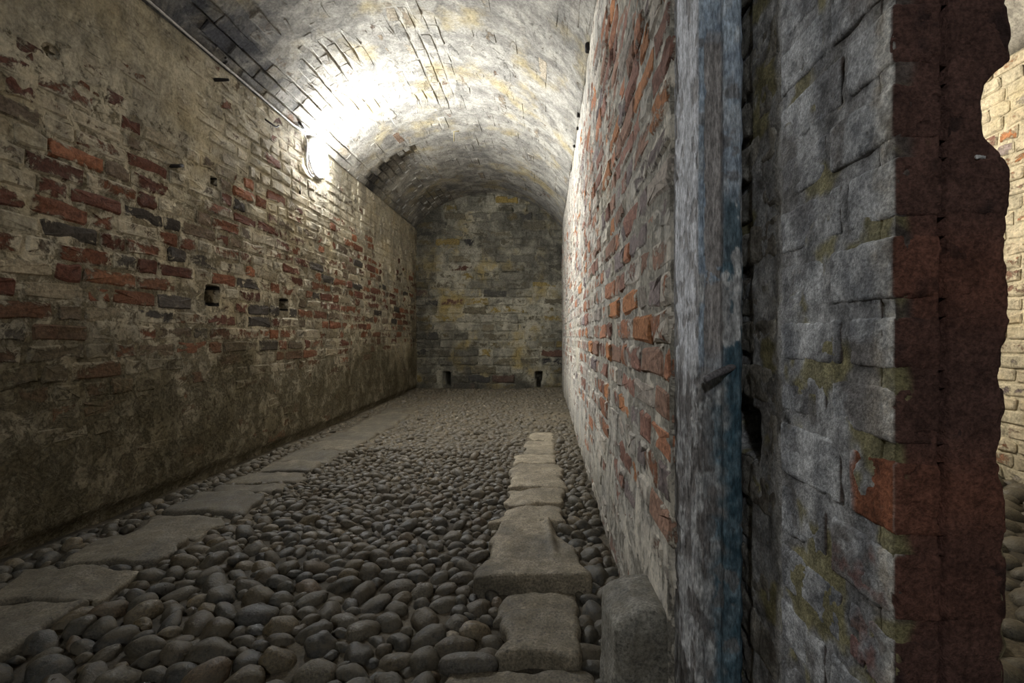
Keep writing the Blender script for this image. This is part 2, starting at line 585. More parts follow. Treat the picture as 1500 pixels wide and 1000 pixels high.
S_R, f_R = planar((XR, 0, 0), (0, -1, 0), (0, 0, 1), (-1, 0, 0))
RED_R = [(0.42, 0.20, 0.12), (0.31, 0.17, 0.13), (0.36, 0.22, 0.16), (0.27, 0.22, 0.21), (0.48, 0.22, 0.105), (0.40, 0.35, 0.30)]
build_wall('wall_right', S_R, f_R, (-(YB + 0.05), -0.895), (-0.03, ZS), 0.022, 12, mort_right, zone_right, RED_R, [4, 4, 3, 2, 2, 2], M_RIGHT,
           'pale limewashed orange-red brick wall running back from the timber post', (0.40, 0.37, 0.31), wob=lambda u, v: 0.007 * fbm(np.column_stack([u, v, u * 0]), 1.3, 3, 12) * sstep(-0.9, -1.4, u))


# ------------------------------------------------------------------ the end wall
def bw(x, y):
    return (x - VPX) * YB / F_PX, EYE + (VPY - y) * YB / F_PX


SLOTS = [(*bw(654, 557), 0.052, 0.11), (*bw(789, 557), 0.045, 0.11)]


def mort_back(u, v):
    n = fbm(np.column_stack([u, v, u * 0]), 8, 4, 53)
    w_ = -0.012 + 0.006 * n + 0.010 * sstep(-0.1, 0.5, fbm(np.column_stack([u, v, u * 0]), 1.8, 3, 58))
    for x, z, rx, rz in SLOTS:
        w_ = w_ - 0.35 * (np.maximum(np.abs(u - x) / (rx * (0.75 + 1.2 * np.clip(v, 0, 0.25))), np.abs(v - z) / rz) < 1)
    for (qx, qy, rx, rz) in ((742, 399, 0.13, 0.03), (715, 380, 0.13, 0.02), (758, 474, 0.09, 0.03), (715, 448, 0.05, 0.02), (700, 532, 0.15, 0.02), (765, 305, 0.15, 0.03), (717, 286, 0.1, 0.05)):
        x, z = bw(qx, qy)
        w_ = w_ - 0.035 * sstep(1.3, 0.7, ((u - x) / rx) ** 2 + ((v - z) / rz) ** 2 + 0.4 * n)
    return w_


def zone_back(u, v):
    n = fbm(np.column_stack([u, v, u * 0]), 2.2, 4, 61)
    lime = 0.52 + 0.2 * n + 0.1 * sstep(-0.9, -0.4, u)
    dirt_tone = 0.75 * sstep(0.0, 0.5, fbm(np.column_stack([u, v, u * 0]), 1.7, 4, 63)) + 0.75 * sstep(-1.35, -1.75, u) + 0.4 * sstep(0.0, 0.2, u) + 0.4 * sstep(0.15, 0.0, v)  # blotchy stains, darker towards both sides and the foot
    dirt_tone = dirt_tone + 0.3 * sstep(1.7, 2.2, v) * sstep(-0.5, -1.2, u)
    return lime, np.clip(dirt_tone, 0, 0.9), 0.3 + 0 * u


S_B, f_B = planar((0, YB, 0), (1, 0, 0), (0, 0, 1), (0, -1, 0))
BACK = [(0.14, 0.12, 0.08), (0.05, 0.047, 0.045), (0.22, 0.16, 0.055), (0.13, 0.065, 0.045), (0.24, 0.22, 0.17)]
arch_r = ((XR - XL) ** 2 / 4 + (ZC - ZS) ** 2) / (2 * (ZC - ZS))
arch_x, arch_z = (XL + XR) / 2, ZC - arch_r


def above_arch(u, v):
    return v > ZS and (u - arch_x) ** 2 + (v - arch_z) ** 2 > (arch_r + 0.05) ** 2


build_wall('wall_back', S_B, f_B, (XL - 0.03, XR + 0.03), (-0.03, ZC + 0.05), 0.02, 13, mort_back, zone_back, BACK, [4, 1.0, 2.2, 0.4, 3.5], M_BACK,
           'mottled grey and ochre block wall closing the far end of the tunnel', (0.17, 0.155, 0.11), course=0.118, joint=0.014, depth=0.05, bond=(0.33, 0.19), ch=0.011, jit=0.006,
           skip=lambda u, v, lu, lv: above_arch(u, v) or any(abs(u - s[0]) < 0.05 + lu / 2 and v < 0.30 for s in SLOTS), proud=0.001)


# ------------------------------------------------------------------ vaults
def vault_surface(xc, zc, r):
    def S(u, v, ww):
        u, v, ww = np.atleast_1d(u), np.atleast_1d(v), np.atleast_1d(ww)
        t = v / r
        return np.column_stack([xc + (r - ww) * np.sin(t), u, zc + (r - ww) * np.cos(t)])

    def fr(u, v):
        t = v / r
        s, c = math.sin(t), math.cos(t)
        return np.array([0, 1.0, 0]), np.array([c, 0, -s]), np.array([-s, 0, -c])
    return S, fr


half_arc = arch_r * math.asin((XR - XL) / 2 / arch_r)
S_V, f_V = vault_surface(arch_x, arch_z, arch_r)


def wob_vault(u, v):
    t = v / half_arc
    step = -0.10 * sstep(4.72, 4.76, u) * sstep(7.2, 4.9, u) * sstep(-0.35, -0.62, t)
    return 0.012 * fbm(np.column_stack([u, v, u * 0]), 1.1, 3, 14) + step


def mort_vault(u, v):
    n = fbm(np.column_stack([u, v, u * 0]), 12, 4, 73)
    t = v / half_arc
    open_ = sstep(0.05, 0.75, fbm(np.column_stack([u * 0.6, v * 1.4, u * 0]), 2.6, 3, 76) + 0.25 * sstep(3.9, 4.6, u) * sstep(-0.2, -0.6, t)) * sstep(0.25, -0.35, t)
    return 0.0022 + 0.003 * n - 0.017 * open_


def zone_vault(u, v):
    t = v / half_arc
    n = fbm(np.column_stack([u, v, u * 0]), 1.6, 4, 81)
    lime = 0.75 + 0.14 * n
    soot_shade = 0.95 * sstep(3.45, 2.65, u + 0.4 * n + 0.9 * (t + 1)) * sstep(-0.1, -0.5, t)  # near haunch: soot, with its shadow painted in as well
    soot_shade = soot_shade + 0.80 * sstep(4.58, 4.75, u + 0.1 * n) * sstep(5.5, 4.95, u) * sstep(-0.5, -0.75, t) + 0.42 * sstep(5.0, 6.4, u) + 0.18 * sstep(0.2, 0.6, n)  # step shadow and dim far end painted in, plus patchy soot
    return lime, np.clip(soot_shade, 0, 0.9), 0.12 + 0 * u


VAULT = [(0.42, 0.36, 0.27), (0.30, 0.24, 0.17), (0.24, 0.16, 0.11), (0.35, 0.33, 0.29)]
build_wall('ceiling', S_V, f_V, (0.95, YB + 0.03), (-half_arc, half_arc), 0.024, 14, mort_vault, zone_vault, VAULT, [4, 3, 1.2, 3], M_VAULT,
           'limewashed segmental brick vault over the tunnel', (0.34, 0.32, 0.27), course=0.074, joint=0.009, wob=wob_vault, bond=(0.22, 0.22), ch=0.004, jit=0.0025, cat='ceiling', proud=0.001, ujoint=0.002)

# ------------------------------------------------------------------ neighbouring tunnel and the passage behind the camera
flat0 = lambda u, v: np.zeros_like(u)


def zone_next(u, v):
    n = fbm(np.column_stack([u, v, u * 0]), 1.9, 4, 91)
    return 0.80 + 0.15 * n, 0.5 * sstep(0.25, 0.0, v), 0.15 + 0 * u


S_N, f_N = planar((XN, 0, 0), (0, -1, 0), (0, 0, 1), (-1, 0, 0))
build_wall('wall_neighbour', S_N, f_N, (-YB, -1.0), (-0.03, ZS), 0.04, 15, lambda u, v: -0.008 + 0.003 * fbm(np.column_stack([u, v, u * 0]), 14, 3, 93), zone_next,
           RED_R, [4, 4, 3, 2, 2, 2], M_NEXT, 'cream limewashed brick wall glimpsed past the right edge of the brown pier', (0.5, 0.45, 0.33), limit=40)
nx = (XE + XN) / 2
nr = ((XN - XE) ** 2 / 4 + 0.25) / 1.0
S_NV, f_NV = vault_surface(nx, ZC - nr, nr)
nh = nr * math.asin((XN - XE) / 2 / nr)
build_wall('ceiling_neighbour', S_NV, f_NV, (0.95, YB), (-nh, nh), 0.08, 16, flat0, lambda u, v: (0.8 + 0 * u, 0 * u, 0 * u), VAULT, [1, 1, 1, 1], M_VAULT,
           'limewashed vault over the neighbouring tunnel', (0.34, 0.32, 0.27), bricks=False, cat='ceiling')
S_NB, f_NB = planar((0, YB, 0), (1, 0, 0), (0, 0, 1), (0, -1, 0))
build_wall('wall_neighbour_back', S_NB, f_NB, (XE - 0.1, XN + 0.05), (-0.03, ZC + 0.05), 0.1, 17, flat0, lambda u, v: (0.5 + 0 * u, 0.3 + 0 * u, 0 * u), BACK, [1] * 5, M_BACK,
           'end wall of the neighbouring tunnel', (0.2, 0.18, 0.13), bricks=False)
S_P, f_P = planar((XE, 0, 0), (0, 1, 0), (0, 0, 1), (1, 0, 0))
build_wall('wall_partition', S_P, f_P, (0.895, YB), (-0.03, ZS), 0.06, 18, flat0, lambda u, v: (0.6 + 0 * u, 0 * u, 0 * u), RED_R, [1] * 6, M_NEXT,
           'far side of the brick partition, facing the neighbouring tunnel', (0.4, 0.36, 0.28), bricks=False)
for nm, o_, U_, W_, ur, lab in (
        ('wall_front', (0, YF, 0), (-1, 0, 0), (0, 1, 0), (-XN - 0.1, -XL + 0.1), 'wall of the passage behind the viewpoint'),
        ('wall_passage_left', (XL, 0, 0), (0, 1, 0), (1, 0, 0), (YF, 0.9), 'left wall of the passage before the tunnel'),
        ('wall_passage_right', (XN, 0, 0), (0, -1, 0), (-1, 0, 0), (-1.0, -YF), 'right wall of the passage before the neighbouring tunnel')):
    S_, f_ = planar(o_, U_, (0, 0, 1), W_)
    build_wall(nm, S_, f_, ur, (-0.03, ZC + 0.05), 0.1, 19, flat0, lambda u, v: (0.45 + 0 * u, 0.3 * sstep(0.8, 0.2, v), 0 * u), RED, [1] * 6, M_LEFT, lab, (0.2, 0.15, 0.1), bricks=False)
S_, f_ = planar((0, 0, ZC + 0.03), (1, 0, 0), (0, -1, 0), (0, 0, -1))
build_wall('ceiling_passage', S_, f_, (XL - 0.1, XN + 0.1), (-0.98, -YF), 0.1, 20, flat0, lambda u, v: (0.7 + 0 * u, 0.2 + 0 * u, 0 * u), RED, [1] * 6, M_VAULT, 'limewashed ceiling of the passage before the tunnels', (0.3, 0.28, 0.24), bricks=False, cat='ceiling')


# ------------------------------------------------------------------ floor: soil, paving stones, cobbles
def fl(x, y):
    Y = EYE * F_PX / (y - VPY)
    return (x - VPX) * Y / F_PX, Y


def soil_z(x, y):
    P = np.column_stack([x, y, x * 0])
    z = -0.016 + 0.010 * fbm(P, 5, 4, 101) + 0.010 * fbm(P, 1.2, 2, 102) + 0.0035 * fbm(P, 40, 3, 103)
    z = z + 0.016 * sstep(3.6, 5.2, y) + 0.014 * sstep(-0.32, -0.12, x) * sstep(3.0, 4.0, y) + 0.008 * sstep(-1.2, -1.35, x)
    return z


xs = np.concatenate([np.linspace(XL - 0.05, XR + 0.06, 150), np.linspace(XR + 0.1, XN + 0.05, 40)])
ys = np.concatenate([np.linspace(YF - 0.05, 0.8, 40), np.linspace(0.82, 2.8, 150), np.linspace(2.83, YB + 0.05, 120)])
S_F, _ = planar((0, 0, 0), (1, 0, 0), (0, 1, 0), (0, 0, 1))


def soil_attr(u, v):
    n = fbm(np.column_stack([u, v, u * 0]), 2.5, 4, 111)
    n2 = fbm(np.column_stack([u, v, u * 0]), 30, 3, 112)
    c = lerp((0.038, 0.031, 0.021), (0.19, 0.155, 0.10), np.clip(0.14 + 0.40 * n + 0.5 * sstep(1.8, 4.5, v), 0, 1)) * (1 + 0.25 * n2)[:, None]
    return np.column_stack([c, np.ones(len(u))]), np.zeros(len(u))


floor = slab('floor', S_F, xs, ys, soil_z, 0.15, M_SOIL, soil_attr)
tag(floor, 'soil floor paved with dark rounded cobbles between two rows of flat stones', 'floor', 'structure')

# paving stones as quads (near-left, near-right, far-right, far-left) in X,Y plus top height
rngF = random.Random(5)
FLAGS = []
yl = [0.86, 1.06, 1.335, 1.53, 1.765, 1.99, 2.25, 2.40, 2.60, 2.83, 3.10, 3.38, 3.66, 3.95, 4.25, 4.55, 4.9]
for a, b in zip(yl[:-1], yl[1:]):
    g = 0.012
    j = lambda s=0.025: rngF.uniform(-s, s)
    FLAGS.append(([(-1.61 + j(), a + g + j(.012)), (-1.27 + j(0.03), a + g + j(.02)), (-1.28 + j(0.03), b - g + j(.012)), (-1.62 + j(), b - g + j(.012))],
                  0.008 + rngF.uniform(0, 0.014) - 0.012 * (a > 3.6), (rngF.uniform(-0.03, 0.03), 0.05), 'L'))
R = [((0.985, 1.060), (-0.22, 0.10, 0.10, -0.21), 0.010), ((1.078, 1.245), (-0.108, 0.082, 0.085, -0.105), 0.028), ((1.268, 1.378), (-0.13, 0.088, 0.085, -0.115), 0.008),
     ((1.405, 1.875), (-0.205, 0.132, 0.020, -0.165), 0.040), ((1.885, 2.045), (-0.215, 0.085, 0.062, -0.150), 0.022), ((2.065, 2.265), (-0.178, 0.080, 0.085, -0.172), 0.022),
     ((2.290, 2.485), (-0.190, 0.100, 0.088, -0.165), 0.028), ((2.500, 2.740), (-0.200, 0.105, 0.090, -0.180), 0.018), ((2.755, 2.96), (-0.195, 0.070, 0.065, -0.190), 0.014),
     ((2.98, 3.33), (-0.13, 0.065, 0.06, -0.14), 0.012), ((3.35, 3.66), (-0.13, 0.07, 0.07, -0.13), 0.006)]
for (a, b), (x0, x1, x2, x3), h in R:
    FLAGS.append(([(x0, a), (x1, a + rngF.uniform(-.01, .01)), (x2, b), (x3, b + rngF.uniform(-.01, .01))], h, (0.0, -0.03 if h > 0.035 else 0.012), 'R'))


def flag_mesh(q, top, tilt, side, seed):
    q = np.array(q)
    cx, cy = q.mean(0)
    d = math.hypot(cx, cy)
    step = 0.008 if d < 2.2 else 0.02
    lu = np.linalg.norm(q[1] - q[0]); lv = np.linalg.norm(q[3] - q[0])
    th = 0.09

    def warp(V):
        s = (V[:, 0] / lu); t = (V[:, 1] / lv)
        s = s + (0.022 / lu) * fbm(np.column_stack([V[:, 1], V[:, 0] * 0.2, V[:, 0] * 0 + seed]), 14, 3, seed) * (np.abs(s - 0.5) * 2)
        t = t + (0.022 / lv) * fbm(np.column_stack([V[:, 0], V[:, 1] * 0.2, V[:, 0] * 0 + seed]), 12, 3, seed + 1) * (np.abs(t - 0.5) * 2)
        XY = ((1 - s) * (1 - t))[:, None] * q[0] + (s * (1 - t))[:, None] * q[1] + (s * t)[:, None] * q[2] + ((1 - s) * t)[:, None] * q[3]
        z = V[:, 2] + (XY[:, 0] - cx) * tilt[0] + (XY[:, 1] - cy) * tilt[1]
        z = z - 0.006 * (2 * np.abs(s - 0.5)) ** 4
        return np.column_stack([XY - (cx, cy), z])

    V, F, N = dense_box((0, 0, top - th), (lu, lv, top), step, 0.011, 0.0085, 9, seed, 5, warp)
    W = V + (cx, cy, 0)
    n = fbm(W, 5, 4, seed + 3)
    n2 = fbm(W, 22, 4, 7)
    if side == 'L':
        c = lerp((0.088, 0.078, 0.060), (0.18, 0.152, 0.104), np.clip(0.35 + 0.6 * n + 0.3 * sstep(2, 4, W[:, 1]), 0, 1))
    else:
        c = lerp((0.10, 0.086, 0.062), (0.32, 0.27, 0.19), np.clip(0.22 + 0.45 * n + 0.5 * sstep(1.2, 2.2, W[:, 1]), 0, 1))  # farther stones lighter: lamplight on the floor put into their colour
    c = c * (1 + 0.30 * n2 + 0.2 * fbm(W, 60, 3, 8))[:, None]
    return V, F, c, (cx, cy, 0)


polys = []
for k, (q, top, tilt, side) in enumerate(FLAGS):
    V, F, c, loc = flag_mesh(q, top, tilt, side, 200 + k)
    if k == len(yl) - 1 + 3:      # the big stone with its ridge
        Wd = V + np.array(loc)
        ridge = np.exp(-((Wd[:, 0] - (0.015 + 0.06 * (1.75 - Wd[:, 1]))) / 0.014) ** 2) * sstep(1.50, 1.62, Wd[:, 1])
        V[:, 2] += 0.016 * ridge * (V[:, 2] > 0.0)
        V[:, 2] -= 0.010 * sstep(0.05, 0.0, np.abs(Wd[:, 0] - 0.05)) * (V[:, 2] > 0.0) * sstep(1.5, 1.7, Wd[:, 1])
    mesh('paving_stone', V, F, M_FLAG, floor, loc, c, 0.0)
    polys.append(np.array(q))


def inside(q, x, y, m):
    s = True
    for i in range(4):
        a, b = q[i], q[(i + 1) % 4]
        e = b - a
        s = s and ((x - a[0]) * -e[1] + (y - a[1]) * e[0]) / np.hypot(*e) > -m
    return s


# cobbles: random close packing, larger stones first
rngC = random.Random(9)


def ico(sub):
    t = (1 + 5 ** 0.5) / 2
    V = [np.array(v, float) / math.sqrt(1 + t * t) for v in [(-1, t, 0), (1, t, 0), (-1, -t, 0), (1, -t, 0), (0, -1, t), (0, 1, t), (0, -1, -t), (0, 1, -t), (t, 0, -1), (t, 0, 1), (-t, 0, -1), (-t, 0, 1)]]
    F = [(0, 11, 5), (0, 5, 1), (0, 1, 7), (0, 7, 10), (0, 10, 11), (1, 5, 9), (5, 11, 4), (11, 10, 2), (10, 7, 6), (7, 1, 8), (3, 9, 4), (3, 4, 2), (3, 2, 6), (3, 6, 8), (3, 8, 9), (4, 9, 5), (2, 4, 11), (6, 2, 10), (8, 6, 7), (9, 8, 1)]
    for _ in range(sub):
        mid, G = {}, []

        def m(a, b):
            k = (min(a, b), max(a, b))
            if k not in mid:
                v = V[a] + V[b]
                V.append(v / np.linalg.norm(v)); mid[k] = len(V) - 1
            return mid[k]
        for a, b, c in F:
            x, y, z = m(a, b), m(b, c), m(c, a)
            G += [(a, x, z), (b, y, x), (c, z, y), (x, y, z)]
        F = G
    return np.array(V), F


ICO1, ICO2 = ico(1), ico(2)
cell, grid_, cob = 0.14, {}, []


def free(x, y, r):
    gx, gy = int(math.floor(x / cell)), int(math.floor(y / cell))
    for i in (-1, 0, 1):
        for j in (-1, 0, 1):
            for (a, b, s) in grid_.get((gx + i, gy + j), ()):
                if (a - x) ** 2 + (b - y) ** 2 < ((r + s) * 0.90) ** 2:
                    return False
    return True


def add_cob(x, y, r):
    cob.append((x, y, r))
    grid_.setdefault((int(math.floor(x / cell)), int(math.floor(y / cell))), []).append((x, y, r))


def size_k(y):
    return 0.76 if y < 1.25 else max(0.53, 0.76 - 0.23 * (y - 1.25) / 0.8)


GUARD = (0.14, 0.27, 0.88, 1.10)
for r0, tries in ((0.056, 330), (0.048, 1500), (0.041, 4500), (0.034, 13000), (0.028, 22000), (0.022, 22000)):
    for _ in range(tries):
        x, y = rngC.uniform(XL + 0.03, XR - 0.02), 0.8 + (YB - 0.9) * rngC.random() ** 1.25
        r = r0 * size_k(y) * rngC.uniform(0.9, 1.1)
        if GUARD[0] - r < x < GUARD[1] and GUARD[2] - r < y < GUARD[3] + r:
            continue
        if x > XR - r * 0.9 or x < XL + 0.02 + r * 0.9:
            continue
        if x > -0.25 + rngC.gauss(0, 0.12) and 3.9 < y + rngC.gauss(0, 0.25) < 5.6 and rngC.random() < 0.9:
            continue
        if y > 3.6 and x < -1.25 and rngC.random() < 0.8:
            continue
        if not free(x, y, r):
            continue
        if any(abs(q[:, 1].mean() - y) < 0.5 and inside(q, x, y, r * 0.72) for q in polys):
            continue
        add_cob(x, y, r)

pieces = []
cx_ = np.array([c[0] for c in cob]); cy_ = np.array([c[1] for c in cob])
sz = soil_z(cx_, cy_)
PAL_C = [(0.048, 0.046, 0.041), (0.072, 0.065, 0.052), (0.060, 0.050, 0.036), (0.095, 0.078, 0.052), (0.040, 0.041, 0.042), (0.16, 0.135, 0.10), (0.080, 0.060, 0.042)]
for i, (x, y, r) in enumerate(cob):
    near = y < 2.4
    B, F = ICO2 if near else ICO1
    el = rngC.uniform(1.0, 1.5)
    sx, sy, szz = r * el, r / el ** 0.55, r * rngC.uniform(0.72, 1.0)
    ang = rngC.gauss(0.15, 0.75)
    P = B * (1 + 0.16 * vnoise(B * 1.3 + i * 7.7, 3) + 0.05 * vnoise(B * 3.1 + i * 3.7, 4))[:, None]
    P = P * np.array([sx, sy, szz])
    tx = rngC.gauss(0, 0.22)
    ca, sa = math.cos(ang), math.sin(ang)
    P = np.column_stack([P[:, 0] * ca - P[:, 1] * sa, P[:, 0] * sa + P[:, 1] * ca, P[:, 2] + P[:, 0] * tx])
    z = sz[i] + szz * rngC.uniform(-0.22, 0.25) - 0.006 * (y > 3.2)
    c = np.array(rngC.choices(PAL_C, [5, 4, 3, 2, 4, 0.8, 0.5])[0]) * rngC.uniform(0.75, 1.25)
    c = c * np.array([1.0, 0.94, 0.80])
    dust_lit = float(sstep(1.5, 3.2, y))  # dust growing with distance, plus lamplight put into the colour
    c = c * (1 - 0.4 * dust_lit) + np.array([0.17, 0.142, 0.098]) * 0.55 * dust_lit
    ctr = (x, y, z)
    pieces.append(dict(V=P, F=F, c=ctr, col=np.array([*c, 1.0]), dirt_tone=0.0, size=show_size(ctr, np.array([0, 0, 1.0]), r * r * 3)))
# the long cobble set against the near paving stone
lx, ly = fl(686, 978)
B, F = ICO2
P = np.sign(B) * np.abs(B) ** 0.8 * np.array([0.068, 0.022, 0.026])
pieces.append(dict(V=P, F=F, c=(lx, ly, 0.006), col=np.array([0.085, 0.078, 0.066, 1]), dirt_tone=0.0, size=1.0))
emit(floor, pieces, M_COBBLE, 'cobble', 'smaller_cobbles')
# cobbles of the neighbouring tunnel
pieces = []
for r0, tries in ((0.06, 700), (0.045, 1500), (0.035, 1500)):
    for _ in range(tries):
        x, y = rngC.uniform(XE + 0.1, XN - 0.06), rngC.uniform(0.6, 4.2)
        if free(x, y, r0):
            add_cob(x, y, r0)
            el = rngC.uniform(1, 1.4)
            P = ICO1[0] * (1 + 0.13 * vnoise(ICO1[0] * 1.3 + len(cob) * 3.3, 3))[:, None] * np.array([r0 * el, r0 / el ** .5, r0 * 0.7])
            ctr = (x, y, -0.008)
            pieces.append(dict(V=P, F=ICO1[1], c=ctr, col=np.array([0.09, 0.08, 0.06, 1.0]), size=0))
emit(floor, pieces, M_COBBLE, 'cobble', 'neighbouring_cobbles', 0)

# ------------------------------------------------------------------ the pier end: jamb bricks, end bricks, mortar
ZJ = [0.467, 0.549, 0.637, 0.708, 0.777, 0.855, 0.930, 1.0015]
lowz = [0.467 - 0.0775 * k for k in range(6, 0, -1)]
zj = [-0.02] + [z for z in lowz if z > 0.01] + ZJ + [1.0015 + 0.0755 * k for k in range(1, 17)] + [ZS + 0.02]
zj = [z for i, z in enumerate(zj) if z <= ZS + 0.03]
END_X = {7: -0.0185, 8: 0.0005}
rngJ = random.Random(77)
BROWN = np.array((0.108, 0.058, 0.047))
GREY = np.array((0.195, 0.198, 0.200))


def crack_x(z):
    return 0.3817 + 0.0016 * fbm(np.column_stack([z * 0, z * 0, z]), 28, 3, 5) + 0.0012 * fbm(np.column_stack([z * 0, z * 0, z]), 5, 2, 6)


def jamb_cols(V, N, tone, front_tone, seed, brick=True):
    """limewash on the face towards the tunnel, brown paint on the end face"""
    n = fbm(V, 18, 5, 301); n2 = fbm(V, 70, 4, 302); n4 = fbm(V * np.array([1, 1, 0.35]), 26, 4, 304)
    cover = sstep(-0.62, 0.1, n + 0.3 * n2)
    grey = lerp((0.185, 0.192, 0.204), (0.66, 0.665, 0.67), np.clip(0.42 + 0.55 * n4 + 0.35 * n2, 0, 1))
    side = lerp(tone * np.ones((len(V), 3)), grey, 0.15 + 0.85 * cover if brick else 0.1 + 0.6 * cover)
    edge = sstep(YP + 0.040, YP + 0.014, V[:, 1] + 0.012 * n + 0.006 * n2)
    pale = lerp((0.48, 0.43, 0.36), (0.74, 0.72, 0.67), np.clip(0.5 + n2 + n, 0, 1))
    side = lerp(side, pale, edge * (0.35 + 0.6 * sstep(-0.4, 0.2, n4 + 0.4 * n)))
    side = side * (1 - 0.40 * sstep(0.35, 0.75, fbm(V, 45, 4, 303)))[:, None]
    b = fbm(V, 22, 4, 311); b2 = fbm(V, 90, 3, 312)
    front = np.asarray(front_tone) * (1 + 0.30 * b + 0.2 * b2)[:, None]
    front = lerp(front, front * np.array([0.5, 0.55, 0.6]), sstep(0.25, 0.7, fbm(V, 30, 3, 313)))
    isf = sstep(0.35, 0.75, -N[:, 1] + 0.10 * n2)
    if brick:
        isf = np.maximum(isf, sstep(XJ + 0.006, XJ + 0.012, V[:, 0] + 0.002 * n2))
    return lerp(side, front, isf), isf


def pier_edge(z):
    q = np.column_stack([z * 0, z * 0, z])
    e = 0.0042 * fbm(q, 17, 3, 333) + 0.0022 * fbm(q, 75, 3, 334)
    e = e - 0.0205 * np.exp(-(np.abs(z - 0.970 + 0.004 * fbm(q, 40, 2, 335)) / 0.036) ** 5) + 0.004 * np.exp(-((z - 1.035) / 0.03) ** 2) - 0.006 * np.exp(-((z - 0.635) / 0.03) ** 2)
    return e


def front_tone(zc):
    r = math.exp(-((zc - 0.80) / 0.045) ** 2) + 1.15 * math.exp(-((zc - 0.592) / 0.04) ** 2) + 0.45 * math.exp(-((zc - 0.50) / 0.04) ** 2)
    return BROWN * np.array([1 + 0.55 * r, 1 + 0.28 * r, 1 + 0.1 * r])


pier = empty('wall_pier', (XJ, YP, 0))
tag(pier, 'thin brick pier end beside the timber post, grey-limed side and dark brown end face', 'pier', 'structure')
OFF = np.array((XJ, YP, 0))


def pier_part(name, V, F, col):
    return mesh(name, V - OFF, F, M_JAMB, pier, (0, 0, 0), col, 0.0)


for k in range(len(zj) - 1):
    a, b = zj[k], zj[k + 1]
    zc = (a + b) / 2
    seen = 0.10 < zc < 1.42
    hj = 0.0085
    # corner brick: shows its side in the jamb and its end on the pier
    idx = k - zj.index(0.467)
    long_ = idx % 2 == 0
    yb = 0.560 if long_ else 0.528
    xe = XE + rngJ.uniform(-0.001, 0.001)
    dx = rngJ.uniform(-0.0015, 0.0015)
    V, F, N = dense_box((XJ + dx, YP + rngJ.uniform(-0.001, 0.001), a + hj), (xe, yb, b - hj), 0.0021 if seen else 0.02, 0.0055, 0.0021, 40, 400 + k, 5)
    if seen:
        V[:, 0] += pier_edge(V[:, 2]) * sstep(XE - 0.05, XE - 0.01, V[:, 0])
        isfr = sstep(0.2, 0.55, -N[:, 1])
        cr = np.abs(V[:, 0] - crack_x(V[:, 2]))
        wd = 0.0030 + 0.0016 * (0.5 + 0.5 * fbm(V * np.array([0, 0, 1]), 40, 3, 9))
        V[:, 1] += isfr * 0.020 * sstep(1.25, 0.7, cr / wd)
        V[:, 1] += isfr * 0.0022 * sstep(0.0, 0.0015, V[:, 0] - crack_x(V[:, 2]))          # the far half sits back
        pit = sstep(0.50, 0.75, fbm(V, 75, 3, 321))
        V[:, 1] += isfr * 0.004 * pit
        V -= N * (0.003 * sstep(0.45, 0.8, fbm(V, 40, 3, 322)))[:, None] * (1 - isfr)[:, None]
    tone = np.array((0.17, 0.155, 0.145)) if idx not in (2 - 1, -1) else np.array((0.20, 0.10, 0.07))
    col, isf = jamb_cols(V, N, tone, front_tone(zc), k)
    if abs(zc - 0.592) < 0.03:                       # the one bare red brick at the corner
        m = sstep(YP + 0.076, YP + 0.060, V[:, 1] + 0.008 * fbm(V, 30, 3, 5)) * (1 - isf)
        m = m * sstep(-0.85, -0.45, fbm(V, 38, 4, 6))
        col = lerp(col, np.array((0.25, 0.095, 0.050)) * (1 + 0.5 * fbm(V, 60, 4, 7))[:, None], m)
    if 0.36 < zc < 0.52:
        m = sstep(0.12, 0.4, fbm(V, 24, 4, 8)) * (1 - isf) * 0.8
        col = lerp(col, np.array((0.21, 0.105, 0.09)) * np.ones((len(V), 3)), m)
    pier_part('brick', V, F, col)
    # the brick behind it
    V, F, N = dense_box((XJ + 0.001 + rngJ.uniform(-0.0015, 0.0015), yb + 0.012, a + hj), (XE - 0.012, 0.680, b - hj), 0.0032 if seen else 0.03, 0.006, 0.0022, 38, 460 + k, 5)
    V -= N * (0.003 * sstep(0.40, 0.8, fbm(V, 30, 3, 322)))[:, None]
    col, _ = jamb_cols(V, N, np.array((0.155, 0.15, 0.15)), (0.1, 0.08, 0.07), k)
    pier_part('brick', V, F, col)
    # rough closer next to the post
    zo = rngJ.uniform(-0.01, 0.02)
    V, F, N = dense_box((XJ + 0.0035 + rngJ.uniform(-0.002, 0.003), 0.693, a + 0.006 + zo * 0.3), (XE - 0.012, 0.742 if 0.56 < zc < 0.63 else 0.865, b - 0.006 + zo * 0.2), 0.0038 if seen else 0.03, 0.008, 0.0050, 26, 520 + k, 5)
    V[:, 0] += 0.006 * sstep(0.775, 0.80, V[:, 1]) * (N[:, 0] < 0)
    n = fbm(V, 20, 5, 341); n2 = fbm(V, 80, 3, 342)
    col = lerp((0.12, 0.107, 0.09), (0.44, 0.42, 0.375), np.clip(0.36 + 0.5 * n + 0.3 * n2, 0, 1))
    pier_part('brick', V, F, col)
